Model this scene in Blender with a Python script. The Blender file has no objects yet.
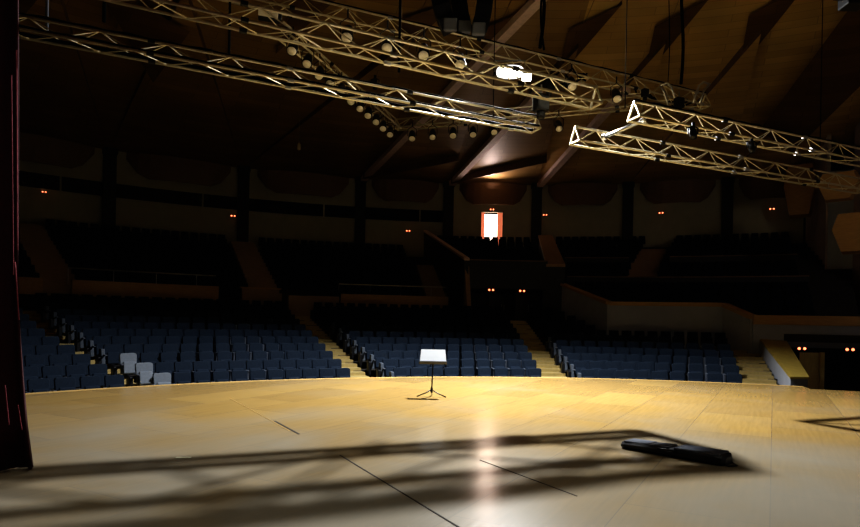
import bpy, math, random
from mathutils import Vector, Matrix
random.seed(7)
scn = bpy.context.scene
COL = scn.collection
PI = math.pi

# ------------------------------------------------------------------ survey of the hall
# camera: eye height H over the stage, looking along +Y (the axis of the hall); stage floor is z = 0
H, F, HZ, ROLL = 1.75, 620.0, 321.0, math.radians(1.077)
CX, CY = 4.444, 3.228            # centre of the fan of seats
R0 = 16.77                       # stage front edge

def ray(px, py):
    dx, dy = px - 430, py - HZ
    c, s = math.cos(ROLL), math.sin(ROLL)
    return (c*dx + s*dy)/F, (s*dx - c*dy)/F
def atY(px, py, Y): u, w = ray(px, py); return Vector((u*Y, Y, H + w*Y))
def atZ(px, py, z): u, w = ray(px, py); Y = (z - H)/w; return Vector((u*Y, Y, z))
def pol(R, az, z=0.0):
    a = math.radians(az)
    return Vector((CX + R*math.sin(a), CY + R*math.cos(a), z))

# ------------------------------------------------------------------ materials
def mat(name, col, rough=0.6, metal=0.0, var=0.15, scale=6.0, col2=None, emis=None, estr=0.0, bump=0.0, stretch=None, spec=None):
    m = bpy.data.materials.new(name); m.use_nodes = True
    nt = m.node_tree; b = nt.nodes['Principled BSDF']
    tc = nt.nodes.new('ShaderNodeTexCoord'); mp = nt.nodes.new('ShaderNodeMapping')
    if stretch: mp.inputs['Scale'].default_value = stretch
    nt.links.new(tc.outputs['Object'], mp.inputs[0])
    nz = nt.nodes.new('ShaderNodeTexNoise'); nz.inputs['Scale'].default_value = scale; nz.inputs['Detail'].default_value = 4
    nt.links.new(mp.outputs[0], nz.inputs['Vector'])
    mx = nt.nodes.new('ShaderNodeMix'); mx.data_type = 'RGBA'
    c2 = col2 or tuple(max(0, c*(1-2*var)) for c in col)
    mx.inputs['A'].default_value = (*c2, 1)
    mx.inputs['B'].default_value = (*[min(1, c*(1+var)) for c in col], 1)
    nt.links.new(nz.outputs['Fac'], mx.inputs['Factor'])
    nt.links.new(mx.outputs['Result'], b.inputs['Base Color'])
    b.inputs['Roughness'].default_value = rough; b.inputs['Metallic'].default_value = metal
    if spec is not None: b.inputs['Specular IOR Level'].default_value = spec
    if emis:
        b.inputs['Emission Color'].default_value = (*emis, 1); b.inputs['Emission Strength'].default_value = estr
    if bump:
        bp = nt.nodes.new('ShaderNodeBump'); bp.inputs['Strength'].default_value = bump
        nt.links.new(nz.outputs['Fac'], bp.inputs['Height']); nt.links.new(bp.outputs[0], b.inputs['Normal'])
    return m

def stage_floor_material():
    m = bpy.data.materials.new('stage_boards'); m.use_nodes = True
    nt = m.node_tree; N = nt.nodes.new; L = nt.links.new
    b = nt.nodes['Principled BSDF']
    tc = N('ShaderNodeTexCoord'); mp = N('ShaderNodeMapping'); mp.inputs['Rotation'].default_value = (0, 0, math.radians(-61))
    L(tc.outputs['Object'], mp.inputs[0])
    br = N('ShaderNodeTexBrick'); br.inputs['Scale'].default_value = 1.0
    br.inputs['Brick Width'].default_value = 2.5; br.inputs['Row Height'].default_value = 1.25
    br.inputs['Mortar Size'].default_value = 0.006; br.inputs['Mortar Smooth'].default_value = 0.3
    br.offset = 0.5
    br.inputs['Color1'].default_value = (0.56, 0.39, 0.145, 1); br.inputs['Color2'].default_value = (0.45, 0.31, 0.118, 1)
    br.inputs['Mortar'].default_value = (0.28, 0.20, 0.11, 1)
    L(mp.outputs[0], br.inputs['Vector'])
    # grain
    mg = N('ShaderNodeMapping'); mg.inputs['Scale'].default_value = (0.6, 9, 1); L(mp.outputs[0], mg.inputs[0])
    ng = N('ShaderNodeTexNoise'); ng.inputs['Scale'].default_value = 2.0; ng.inputs['Detail'].default_value = 6; L(mg.outputs[0], ng.inputs['Vector'])
    m1 = N('ShaderNodeMix'); m1.data_type = 'RGBA'; m1.blend_type = 'MULTIPLY'; m1.inputs['Factor'].default_value = 0.35
    L(br.outputs['Color'], m1.inputs['A']); L(ng.outputs['Fac'], m1.inputs['B'])
    # worn grey zone of unvarnished boards at the back of the stage
    nb = N('ShaderNodeTexNoise'); nb.inputs['Scale'].default_value = 0.35; nb.inputs['Detail'].default_value = 5; nb.inputs['Distortion'].default_value = 0.6
    L(tc.outputs['Object'], nb.inputs['Vector'])
    sx = N('ShaderNodeSeparateXYZ'); L(tc.outputs['Object'], sx.inputs[0])
    mr = N('ShaderNodeMapRange'); mr.inputs['From Min'].default_value = 13; mr.inputs['From Max'].default_value = 5.5
    L(sx.outputs['Y'], mr.inputs['Value'])
    ad = N('ShaderNodeMath'); ad.operation = 'ADD'; L(mr.outputs[0], ad.inputs[0])
    sb = N('ShaderNodeMath'); sb.operation = 'MULTIPLY_ADD'; sb.inputs[1].default_value = 1.6; sb.inputs[2].default_value = -0.8
    L(nb.outputs['Fac'], sb.inputs[0]); L(sb.outputs[0], ad.inputs[1])
    cl = N('ShaderNodeClamp'); L(ad.outputs[0], cl.inputs[0])
    m2 = N('ShaderNodeMix'); m2.data_type = 'RGBA'
    wf = N('ShaderNodeMath'); wf.operation = 'MULTIPLY'; wf.inputs[1].default_value = 0.85; L(cl.outputs[0], wf.inputs[0])
    L(wf.outputs[0], m2.inputs['Factor']); L(m1.outputs['Result'], m2.inputs['A'])
    gy = N('ShaderNodeMix'); gy.data_type = 'RGBA'; gy.blend_type = 'MULTIPLY'; gy.inputs['Factor'].default_value = 0.5
    gy.inputs['A'].default_value = (0.40, 0.385, 0.33, 1); L(nb.outputs['Fac'], gy.inputs['B'])
    L(gy.outputs['Result'], m2.inputs['B'])
    L(m2.outputs['Result'], b.inputs['Base Color'])
    rr = N('ShaderNodeMapRange'); rr.inputs['To Min'].default_value = 0.17; rr.inputs['To Max'].default_value = 0.24
    L(nb.outputs['Fac'], rr.inputs['Value']); L(rr.outputs[0], b.inputs['Roughness'])
    b.inputs['Specular IOR Level'].default_value = 0.3
    bp = N('ShaderNodeBump'); bp.inputs['Strength'].default_value = 0.12; bp.inputs['Distance'].default_value = 0.01
    L(ng.outputs['Fac'], bp.inputs['Height']); L(bp.outputs[0], b.inputs['Normal'])
    return m

def ceiling_material(name, c1, c2):
    """thin planks running across each bay, round the centre of the fan"""
    m = bpy.data.materials.new(name); m.use_nodes = True
    nt = m.node_tree; N = nt.nodes.new; L = nt.links.new
    b = nt.nodes['Principled BSDF']
    tc = N('ShaderNodeTexCoord'); sp = N('ShaderNodeSeparateXYZ'); L(tc.outputs['Object'], sp.inputs[0])
    def mth(op, a, bb=None, v=None):
        n = N('ShaderNodeMath'); n.operation = op; L(a, n.inputs[0])
        if bb is not None: L(bb, n.inputs[1])
        elif v is not None: n.inputs[1].default_value = v
        return n.outputs[0]
    x = mth('SUBTRACT', sp.outputs['X'], v=CX); y = mth('SUBTRACT', sp.outputs['Y'], v=CY)
    r = mth('SQRT', mth('ADD', mth('MULTIPLY', x, x), mth('MULTIPLY', y, y)))
    a = mth('ARCTAN2', x, y)
    cb = N('ShaderNodeCombineXYZ'); L(mth('MULTIPLY', a, v=24), cb.inputs[0]); L(r, cb.inputs[1])
    br = N('ShaderNodeTexBrick'); br.inputs['Scale'].default_value = 1
    br.inputs['Brick Width'].default_value = 3.2; br.inputs['Row Height'].default_value = 0.55
    br.inputs['Mortar Size'].default_value = 0.012
    br.inputs['Color1'].default_value = (*c1, 1); br.inputs['Color2'].default_value = (*c2, 1); br.inputs['Mortar'].default_value = (*[c*.7 for c in c2], 1)
    L(cb.outputs[0], br.inputs['Vector'])
    nz = N('ShaderNodeTexNoise'); nz.inputs['Scale'].default_value = 0.4; L(tc.outputs['Object'], nz.inputs['Vector'])
    mx = N('ShaderNodeMix'); mx.data_type = 'RGBA'; mx.blend_type = 'MULTIPLY'; mx.inputs['Factor'].default_value = 0.6
    L(br.outputs['Color'], mx.inputs['A']); L(nz.outputs['Fac'], mx.inputs['B'])
    L(mx.outputs['Result'], b.inputs['Base Color']); b.inputs['Roughness'].default_value = 0.55
    return m

M = dict(
    stage=stage_floor_material(),
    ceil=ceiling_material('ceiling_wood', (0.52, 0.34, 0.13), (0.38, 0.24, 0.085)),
    ceil_lit=ceiling_material('ceiling_wood_lit', (0.95, 0.68, 0.28), (0.78, 0.52, 0.19)),  # same planks, the brighter light on the right bays painted into the colour
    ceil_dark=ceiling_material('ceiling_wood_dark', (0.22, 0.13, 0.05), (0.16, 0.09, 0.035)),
    fin=mat('pale_fin', (0.85, 0.68, 0.62), 0.6),
    lip=mat('stage_edge_oak', (0.66, 0.46, 0.18), 0.5, stretch=(1, 1, 6)),
    stagebody=mat('stage_front_black', (0.03, 0.025, 0.02), 0.8),
    tread=mat('oak_tread', (0.50, 0.40, 0.18), 0.5, scale=10),
    capwood=mat('yellow_oak_cap', (0.42, 0.32, 0.08), 0.6, scale=4),
    carpet=mat('dark_floor', (0.05, 0.045, 0.04), 0.9),
    wall=mat('back_wall_plaster', (0.50, 0.50, 0.39), 0.85, scale=1.5, var=.08),
    greywall=mat('grey_balcony_wall', (0.42, 0.45, 0.52), 0.8, scale=2, var=.08),
    purple=mat('side_wall_mauve', (0.62, 0.56, 0.60), 0.8, scale=1.2, var=.15),
    blue=mat('side_wall_blue', (0.60, 0.70, 0.90), 0.8, scale=1.2, var=.1),
    column=mat('column_black', (0.02, 0.024, 0.032), 0.6),
    shell=mat('walnut_shell', (0.24, 0.15, 0.09), 0.55, scale=3, stretch=(1, 1, 8)),
    wood=mat('parapet_wood', (0.52, 0.33, 0.13), 0.5, scale=3, stretch=(1, 1, 8)),
    brown=mat('brown_boards', (0.40, 0.28, 0.17), 0.6, scale=3, stretch=(1, 1, 6)),
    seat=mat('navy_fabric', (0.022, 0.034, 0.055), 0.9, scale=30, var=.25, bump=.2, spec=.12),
    flank=mat('grey_fabric_flank', (0.08, 0.10, 0.13), 0.7, scale=20),
    seat_dim=mat('navy_fabric_dimmed', (0.010, 0.017, 0.032), 0.9, spec=.1, scale=30, var=.25),  # navy fabric again, the far rows' dimness painted into its colour
    seat_pale=mat('pale_grey_fabric', (0.18, 0.21, 0.25), 0.7, scale=20, var=.15),
    arm=mat('seat_arm_grey', (0.13, 0.15, 0.19), 0.5),
    dark_plastic=mat('black_plastic', (0.012, 0.012, 0.014), 0.4),
    truss=mat('truss_aluminium', (0.80, 0.74, 0.56), 0.55, 0.65, scale=8, var=.12),
    black=mat('black_paint', (0.010, 0.010, 0.012), 0.45),
    cable=mat('black_cable', (0.005, 0.005, 0.005), 1.0, spec=0.05),
    steel=mat('bare_steel', (0.55, 0.55, 0.55), 0.35, 0.9),
    lens=mat('lamp_lens', (0.78, 0.74, 0.62), 0.3, scale=40, var=.1),
    speaker_face=mat('speaker_grille', (0.11, 0.12, 0.14), 0.6, scale=60),
    velvet=mat('dark_red_velvet', (0.055, 0.004, 0.008), 0.9, scale=20, var=.3),
    velvet_highlight=mat('red_velvet_highlight', (0.42, 0.09, 0.12), 0.8, scale=10, var=.3),
    paper=mat('white_paper', (0.60, 0.63, 0.65), 0.8, var=.04),
    case=mat('black_nylon', (0.016, 0.017, 0.021), 0.5, scale=40, bump=.15),
    case_top_lit=mat('nylon_top_sheen', (0.12, 0.14, 0.18), 0.38, scale=14, var=.4),  # bluish light on the top of the black case, painted as paler colour
    glass=mat('dark_window', (0.012, 0.014, 0.018), 0.15),
    joint=mat('dark_joint', (0.03, 0.022, 0.015), 0.9),
    tape=mat('white_tape', (0.72, 0.72, 0.52), 0.6),
    door_wood=mat('yellow_oak_door', (0.95, 0.78, 0.34), 0.5, scale=3, stretch=(6, 6, 1)),
    door_glow=mat('orange_glow_door', (0.62, 0.22, 0.12), 0.5, emis=(1.0, 0.30, 0.16), estr=0.55),  # leaves glow by emission to stand for the corridor light on them
    glow=mat('corridor_glow', (.8, .8, .8), 0.9, emis=(1.0, 0.87, 0.74), estr=5, var=0),
    exit_lamp=mat('exit_lamp_red', (1, .3, .2), 0.5, emis=(1.0, 0.26, 0.12), estr=2.6),
    flood_glow=mat('flood_halo', (1, 1, 1), 0.3, emis=(0.90, 0.95, 1.0), estr=1.1, var=0),
    flood=mat('flood_glass', (1, 1, 1), 0.3, emis=(0.93, 0.97, 1.0), estr=9, var=0),
)

# ------------------------------------------------------------------ mesh collector
class MB:
    def __init__(s): s.v = []; s.f = []
    def hexa(s, p):            # 8 points: bottom 4 ccw, top 4 ccw
        n = len(s.v); s.v += [Vector(q) for q in p]
        for q in ((0,3,2,1),(4,5,6,7),(0,1,5,4),(1,2,6,5),(2,3,7,6),(3,0,4,7)): s.f.append(tuple(n+i for i in q))
        return s
    def box(s, c, d, rz=0.0, rx=0.0, ry=0.0):
        m = Matrix.Translation(c) @ Matrix.Rotation(rz, 4, 'Z') @ Matrix.Rotation(ry, 4, 'Y') @ Matrix.Rotation(rx, 4, 'X')
        x, y, z = d[0]/2, d[1]/2, d[2]/2
        return s.hexa([m @ Vector(q) for q in ((-x,-y,-z),(x,-y,-z),(x,y,-z),(-x,y,-z),(-x,-y,z),(x,-y,z),(x,y,z),(-x,y,z))])
    def tube(s, a, b, r, n=8, r2=None, cap=True):
        a, b = Vector(a), Vector(b); d = (b-a).normalized()
        u = d.orthogonal().normalized(); w = d.cross(u); k = len(s.v); r2 = r if r2 is None else r2
        for i in range(n):
            t = 2*PI*i/n; o = u*math.cos(t) + w*math.sin(t)
            s.v += [a + o*r, b + o*r2]
        for i in range(n):
            j = (i+1) % n; s.f.append((k+2*i, k+2*j, k+2*j+1, k+2*i+1))
        if cap:
            s.f.append(tuple(k+2*i for i in range(n))[::-1]); s.f.append(tuple(k+2*i+1 for i in range(n)))
        return s
    def path(s, pts, r, n=6):
        pts = [Vector(p) for p in pts]; k = len(s.v)
        for i, p in enumerate(pts):
            d = (pts[min(i+1, len(pts)-1)] - pts[max(i-1, 0)]).normalized()
            u = d.cross(Vector((0.3, 1, 0.2))).normalized(); w = d.cross(u)
            for j in range(n):
                t = 2*PI*j/n; s.v.append(p + (u*math.cos(t) + w*math.sin(t))*r)
        for i in range(len(pts)-1):
            for j in range(n):
                q = (j+1) % n; s.f.append((k+i*n+j, k+i*n+q, k+(i+1)*n+q, k+(i+1)*n+j))
        s.f.append(tuple(range(k, k+n))[::-1]); s.f.append(tuple(range(k+(len(pts)-1)*n, k+len(pts)*n)))
        return s
    def prism(s, poly, z0, z1):
        n = len(poly); k = len(s.v)
        s.v += [Vector((p[0], p[1], z0)) for p in poly] + [Vector((p[0], p[1], z1)) for p in poly]
        s.f.append(tuple(range(k, k+n))[::-1]); s.f.append(tuple(range(k+n, k+2*n)))
        for i in range(n): j = (i+1) % n; s.f.append((k+i, k+j, k+n+j, k+n+i))
        return s
    def arc(s, Ra, Rb, a0, a1, z0, z1, step=2.0):   # curved slab between two radii; z may be (inner, outer) on top
        n = max(1, int(abs(a1-a0)/step)); zt = z1 if isinstance(z1, tuple) else (z1, z1)
        for i in range(n):
            p, q = a0 + (a1-a0)*i/n, a0 + (a1-a0)*(i+1)/n
            s.hexa([pol(Ra,p,z0), pol(Ra,q,z0), pol(Rb,q,z0), pol(Rb,p,z0), pol(Ra,p,zt[0]), pol(Ra,q,zt[0]), pol(Rb,q,zt[1]), pol(Rb,p,zt[1])])
        return s
    def arcwall(s, R, a0, a1, z0, z1, t=0.2, step=2.0): return s.arc(R, R+t, a0, a1, z0, z1, step)
    def face(s, pts):
        k = len(s.v); s.v += [Vector(p) for p in pts]; s.f.append(tuple(range(k, k+len(pts)))); return s
    def lathe(s, prof, c, n=16, axis=None):   # profile [(r, z)], around an axis through c
        c = Vector(c); ax = Vector(axis or (0,0,1)).normalized(); u = ax.orthogonal().normalized(); w = ax.cross(u); k = len(s.v)
        for r, z in prof:
            for j in range(n):
                t = 2*PI*j/n; s.v.append(c + ax*z + (u*math.cos(t)+w*math.sin(t))*r)
        for i in range(len(prof)-1):
            for j in range(n):
                q = (j+1) % n; s.f.append((k+i*n+j, k+i*n+q, k+(i+1)*n+q, k+(i+1)*n+j))
        s.f.append(tuple(range(k, k+n))[::-1]); s.f.append(tuple(range(k+(len(prof)-1)*n, k+len(prof)*n)))
        return s
    def build(s, name, m, parent=None, smooth=False, bevel=0.0, seg=2):
        o0 = parent.matrix_basis.translation.copy() if parent is not None else Vector()
        if parent is not None and parent.parent is not None: o0 += parent.parent.matrix_basis.translation
        me = bpy.data.meshes.new(name)
        me.from_pydata([tuple(v - o0) for v in s.v], [], s.f); me.materials.append(m)
        if smooth:
            for p in me.polygons: p.use_smooth = True
        o = bpy.data.objects.new(name, me); COL.objects.link(o)
        if parent is not None: o.parent = parent
        if bevel:
            b = o.modifiers.new('bevel', 'BEVEL'); b.width = bevel; b.segments = seg; b.limit_method = 'ANGLE'
        return o

def tag(o, label=None, cat=None, group=None, kind=None):
    if label: o['label'] = label
    if cat: o['category'] = cat
    if group: o['group'] = group
    if kind: o['kind'] = kind
    return o
def empty(name, loc=(0,0,0), label=None, cat=None, group=None):
    o = bpy.data.objects.new(name, None); COL.objects.link(o); o.location = loc; o.empty_display_size = 0.2
    o.matrix_basis = Matrix.Translation(loc)
    return tag(o, label, cat, group)
def struct(o): o['kind'] = 'structure'; return o
def copy_tree(o, kids, parent=None):
    c = o.copy(); COL.objects.link(c)
    if parent is not None: c.parent = parent
    for ch in kids.get(o, ()): copy_tree(ch, kids, c)
    return c

# ------------------------------------------------------------------ stage
arcpts = [pol(R0, a) for a in [i*1.5 for i in range(-50, 16)]]
e1 = pol(R0, 23.8)
poly = [(p.x, p.y) for p in arcpts if True] + [(e1.x, e1.y), (11.0, 17.84), (12.4, 17.3), (17, 16.2), (17, -3), (-15, -3), (-15, pol(R0, -75).y)]
fl = MB().prism(poly, -0.08, 0.0).build('floor', M['stage']); struct(fl)
body = MB().prism([(x*0.999, y-0.03) for x, y in poly], -1.2, -0.08).build('floor_stage_front', M['stagebody']); struct(body)
lip = MB()
pl = [pol(R0, a) for a in [i*1.5 for i in range(-50, 16)]] + [e1]
for p, q in zip(pl[:-1], pl[1:]):
    c = Vector((CX, CY, 0)); pi = p + (c-p).normalized()*0.16; qi = q + (c-q).normalized()*0.16
    po = p - (c-p).normalized()*0.03; qo = q - (c-q).normalized()*0.03
    lip.hexa([pi+Vector((0,0,-.10)), qi+Vector((0,0,-.10)), qo+Vector((0,0,-.10)), po+Vector((0,0,-.10)), pi+Vector((0,0,.006)), qi+Vector((0,0,.006)), qo+Vector((0,0,.006)), po+Vector((0,0,.006))])
struct(lip.build('trim_1', M['lip']))
# open joints between the big floor panels
k = 2
for a, b, wd in (((340,455),(462,529),.016), ((480,460),(577,496),.012), ((275,421),(299,434),.03), ((230,398),(290,431),.01)):
    A, B = atZ(*a, 0.003), atZ(*b, 0.003); d = (B-A); 
    struct(MB().box((A+B)/2, (d.length, wd, .004), math.atan2(d.y, d.x)).build('trim_%d' % k, M['joint'] if k < 5 else M['lip'])); k += 1
A, B = atZ(176,457.5,.004), atZ(191,457.5,.004); d = B-A
tag(MB().box((A+B)/2, (d.length, .05, .004), math.atan2(d.y, d.x)).build('tape_strip', M['tape'], bevel=.001), 'short strip of pale tape stuck on the stage floor beside the truss shadow', 'tape')

# ------------------------------------------------------------------ auditorium floors, stairs
F0, RISE, TR, NR = -0.70, 0.215, 1.04, 12
AIS = [-43.9, -22.0, 0.0, 20.8]
def rowR(n): return R0 + 0.62 + TR*n
def rowZ(n): return F0 + RISE*n
st = MB()
for n in range(NR):
    amax = 23.5 if n < 7 else (8 - (n-7)*0.9)
    st.arc(rowR(n)-TR*.5-(.2 if n == 0 else 0), rowR(n)+TR*.5 + (0.5 if n == NR-1 else 0), -75, amax, -1.6, rowZ(n), 2.5)
struct(st.build('floor_auditorium', M['carpet']))

def stair(az, n1, w, label, shift=(0, 0)):
    az0 = az
    o = empty('stair_flight', pol(R0+.1, az, F0), label, 'stairs')
    for i in range(2*n1):
        az = az0 + (shift[0] + (shift[1]-shift[0])*i/(2*n1))
        Ra = R0 + 0.10 + TR*.5*i; z = F0 + RISE*.5*(i+1) - 0.02
        b = MB(); a = math.degrees(w/2/Ra)
        b.hexa([pol(Ra,az-a,z-.16), pol(Ra,az+a,z-.16), pol(Ra+.54,az+a,z-.16), pol(Ra+.54,az-a,z-.16),
                pol(Ra,az-a,z), pol(Ra,az+a,z), pol(Ra+.54,az+a,z), pol(Ra+.54,az-a,z)])
        b.build('step', M['tread'], o)
stair(-43.9, 12, .85, 'pale wooden aisle steps climbing beside the curtain, by the light grey end seats', (1.5, -.4))
stair(-22.0, 12, 0.95, 'pale wooden aisle steps climbing just left of the music stand block', (.75, .1))
stair(0.0, 12, 1.1, 'pale wooden aisle steps leading up to the doorway under the central box')
stair(20.8, 7, 1.15, 'pale wooden steps rising beside the grey wall with sloping wooden cap')

# ------------------------------------------------------------------ seats
def seat_parts(width=.46):
    back = MB()
    n = 6                                     # rounded top, slightly dished and leaning
    prof = []
    hw = width/2
    for i in range(n+1):
        t = PI*i/n; prof.append((hw - .07 + .07*math.cos(t) if i <= n/2 else -(hw-.07) + .07*math.cos(t), .86 + .07*math.sin(t)))
    outline = [(hw-.02, .34)] + prof + [(-(hw-.02), .34)]
    kf = len(outline)
    def yy(z, th): return .12 + (z-.34)*.22 + th
    vf = [Vector((x, yy(z, 0) - .03*(1-(x/hw)**2)*0, z)) for x, z in outline]; vb = [Vector((x, yy(z, .09), z)) for x, z in outline]
    back.v = vf + vb
    back.f = [tuple(range(kf)), tuple(range(kf, 2*kf))[::-1]] + [(i, i+kf, (i+1) % kf + kf, (i+1) % kf) for i in range(kf)]
    cush = MB().hexa([(-hw+.04,-.02,.36),(hw-.04,-.02,.36),(hw-.04,.10,.34),(-hw+.04,.10,.34),(-hw+.06,.10,.70),(hw-.06,.10,.70),(hw-.06,.17,.69),(-hw+.06,.17,.69)])
    arm = MB().hexa([(-.025,-.02,0),(.025,-.02,0),(.025,.30,0),(-.025,.30,0),(-.025,-.10,.60),(.025,-.10,.60),(.025,.28,.60),(-.025,.28,.60)])
    rest = MB().box((0,.07,.62), (.06,.36,.035))
    return back, cush, arm, rest
def make_seat(pale=False, endpanel=False):
    r = empty('auditorium_seat')
    bk, cu, ar, rs = seat_parts()
    m = M['seat_pale'] if pale else M['seat']
    kids = []
    kids.append(bk.build('backrest', m, r, bevel=.012))
    kids.append(cu.build('seat_cushion', m, r, bevel=.03, seg=3))
    for v in ar.v + rs.v: v.x -= .25
    if endpanel:      # end panel toward the aisle, its shade painted black, with a paler upholstered flank
        kids.append(MB().hexa([(-.44,.0,.1),(-.34,.0,.1),(-.34,.34,.0),(-.44,.34,.0),(-.44,.04,.56),(-.34,.04,.56),(-.34,.34,.62),(-.44,.34,.62)]).build('end_panel', M['black'], r, bevel=.02))
        if not pale: kids.append(MB().hexa([(-.34,.0,.30),(-.23,.0,.30),(-.23,.36,.30),(-.34,.36,.30),(-.34,.12,.80),(-.23,.12,.80),(-.23,.36,.80),(-.34,.36,.80)]).build('flank_cushion', M['flank'], r, bevel=.02))
    else: kids.append(ar.build('side_panel', M['arm'], r))
    kids.append(rs.build('armrest', M['arm'], r, bevel=.008))
    return r, kids
ORD = ['first','second','third','fourth','fifth','sixth','seventh','eighth','ninth','tenth','eleventh','twelfth','thirteenth','fourteenth','fifteenth','sixteenth','seventeenth','eighteenth','nineteenth','twentieth','twenty-first','twenty-second','twenty-third','twenty-fourth']
ROW = ['front','second','third','fourth','fifth','sixth','seventh','eighth','ninth','tenth','eleventh','last']
BL = ['curtain-side block', 'block left of music stand', 'block behind music stand', 'block by grey wall']
spots = []
for n in range(NR):
    R = rowR(n)
    for b, (a0, a1) in enumerate(((-64, AIS[0]), (AIS[0], AIS[1]), (AIS[1], AIS[2]), (AIS[2], AIS[3]))):
        m0 = math.degrees(.60/R)
        lo, hi = a0 + (0 if b == 0 else m0), a1 - m0
        if b == 1: hi += max(0, 1.0 - .14*n)
        if b == 2: lo += max(.2, 1.35 - .13*n)
        if b == 0: hi += max(-.2, 2.0 - .44*n)
        if b == 1: lo -= .3*min(n, 3) - .1
        if b == 3 and n >= 7: hi = 7.2 - (n-7)*0.75
        cnt = int(math.radians(hi-lo)*R/.515)
        st_ = (hi-lo)/cnt
        # the block by the curtain only as far as it can be seen
        for k in range(cnt):
            az = lo + st_*(k+.5)
            p = pol(R, az, rowZ(n))
            if 430 + F*p.x/p.y < 12: continue
            spots.append((p, az, n, b, k, cnt))
protos = {}
spots.sort(key=lambda s: (s[0] - Vector((0,0,H))).length)
near, far = spots[:300], spots[300:]
per = {}
for p, az, n, b, k, cnt in near: per.setdefault((n, b), []).append(k)
for p, az, n, b, k, cnt in near:
    pale = (b == 1 and k == 0 and n < 3) 
    endp = (k == 0 and b in (1, 2, 3))
    key = (pale, endp)
    if key not in protos:
        r, kids = make_seat(*key); protos[key] = (r, kids); c = r
    else:
        r0, kids = protos[key]; c = r0.copy(); COL.objects.link(c)
        for ch in kids:
            q = ch.copy(); COL.objects.link(q); q.parent = c
    c.location = p; c.rotation_euler = (0, 0, -math.radians(az)); 
    i = k
    if b and i <= (cnt-1)//2: pos = ORD[i] + ' from left' if i else 'leftmost'
    else: i = cnt-1-k; pos = ORD[i] + ' from right' if i else 'rightmost'
    colr = 'light grey' if pale else 'navy blue'
    tag(c, '%s tip-up seat, %s, %s row, %s' % (colr, pos, ROW[n], BL[b]), 'seat', 'tip-up seats in the stalls')
def simple_seat(mb, p, az, w=.44, h=.90):
    a = -math.radians(az); m = Matrix.Translation(p) @ Matrix.Rotation(a, 4, 'Z')
    for c in ([(-w/2,.10,.34),(w/2,.10,.34),(w/2,.20,.34),(-w/2,.20,.34),(-w/2+.03,.22,h),(w/2-.03,.22,h),(w/2-.03,.30,h),(-w/2+.03,.30,h)],
              [(-w/2+.03,-.02,.34),(w/2-.03,-.02,.34),(w/2-.03,.10,.32),(-w/2+.03,.10,.32),(-w/2+.05,.08,.68),(w/2-.05,.08,.68),(w/2-.05,.15,.68),(-w/2+.05,.15,.68)]):
        mb.hexa([m @ Vector(q) for q in c])
fs = MB()
for p, az, n, b, k, cnt in far: simple_seat(fs, p, az)

# ------------------------------------------------------------------ left upper tier
TZ, TS, TRs = 2.62, 0.40, 1.04
tier = MB()
for k in range(10):
    Ra = 31.2 + TRs*k
    tier.arc(Ra, Ra+TRs, -78, -6.0 if k else -6.0, 1.0, TZ + TS*k, 3)
struct(tier.build('floor_left_tier', M['carpet']))
def fill(a0, a1, Rr, z, out):
    cnt = max(1, int(math.radians(a1-a0)*Rr/.55))
    for i in range(cnt): simple_seat(out, pol(Rr, a0 + (a1-a0)*(i+.5)/cnt, z), a0 + (a1-a0)*(i+.5)/cnt, .47)
TA = [(-60,-42.0), (-39.6,-25.6), (-22.8,-8.9)]
for k in range(10):
    for a0, a1 in TA:
        if k == 0 and a0 > -30: a0 += 5
        fill(a0, a1, 31.8 + TRs*k, TZ + TS*k, fs)
# wooden fronts of the tier
def parapet(a0, a1, R, z0, z1, label, m='wood', rail=True, t=.18):
    o = empty('balcony_parapet', pol(R, (a0+a1)/2, z0), label, 'parapet')
    MB().arcwall(R, a0, a1, z0, z1, t).build('panel', M[m], o)
    MB().arcwall(R-.04, a0, a1, z1, z1+.06, t+.08).build('cap', M['wood'], o)
    if rail:
        r = MB()
        n = max(2, int((a1-a0)/1.5))
        r.path([pol(R+.9, a0+(a1-a0)*i/n, z1+.62) for i in range(n+1)], .035)
        for i in range(0, n+1, 2): r.tube(pol(R+.9, a0+(a1-a0)*i/n, z0), pol(R+.9, a0+(a1-a0)*i/n, z1+.62), .02, 6)
        r.build('handrail', M['steel'], o)
parapet(-40.2, -28.6, 31.0, 2.55, 3.2, 'brown wooden balcony front above the seats left of the music stand')
parapet(-17.2, -6.4, 31.0, 2.45, 3.05, 'brown wooden balcony front above the block behind the music stand')
parapet(-62, -42.2, 31.0, 2.55, 3.2, 'brown wooden balcony front half hidden beside the red curtain', rail=False)
o = empty('entrance_wall', pol(30.6, -25, 2), 'low brown entrance walls at the head of the steps left of the music stand', 'wall')
MB().arcwall(30.8, -26.6, -24.0, 1.6, 3.2, .3).build('wall_panel', M['brown'], o)
MB().arcwall(29.9, -22.6, -20.5, 1.5, 2.9, .3).build('wall_panel', M['brown'], o)
MB().arcwall(31.0, -20.5, -17.4, 2.2, 2.95, .2).build('wall_panel', M['brown'], o)
MB().arcwall(30.75, -26.8, -23.0, 3.2, 3.28, .5).build('coping', M['wood'], o)
def slope_aisle(az0, az1, Ra, Rb, z0, z1, w, label, m='brown'):
    o = empty('aisle_steps', pol(Ra, az0, z0), label, 'stairs')
    n = 14
    for i in range(n):
        t0, t1 = i/n, (i+1)/n; r0, r1 = Ra+(Rb-Ra)*t0, Ra+(Rb-Ra)*t1; az = az0+(az1-az0)*t0; a = math.degrees(w/2/r0); z = z0+(z1-z0)*t1
        MB().hexa([pol(r0,az-a,z-.5), pol(r0,az+a,z-.5), pol(r1,az+a,z-.5), pol(r1,az-a,z-.5), pol(r0,az-a,z), pol(r0,az+a,z), pol(r1,az+a,z), pol(r1,az-a,z)]).build('step', M[m], o)
slope_aisle(-40.8, -40.8, 31.2, 41.6, 2.75, 6.7, 1.5, 'dim brown steps through the upper seats beside the red curtain')
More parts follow.
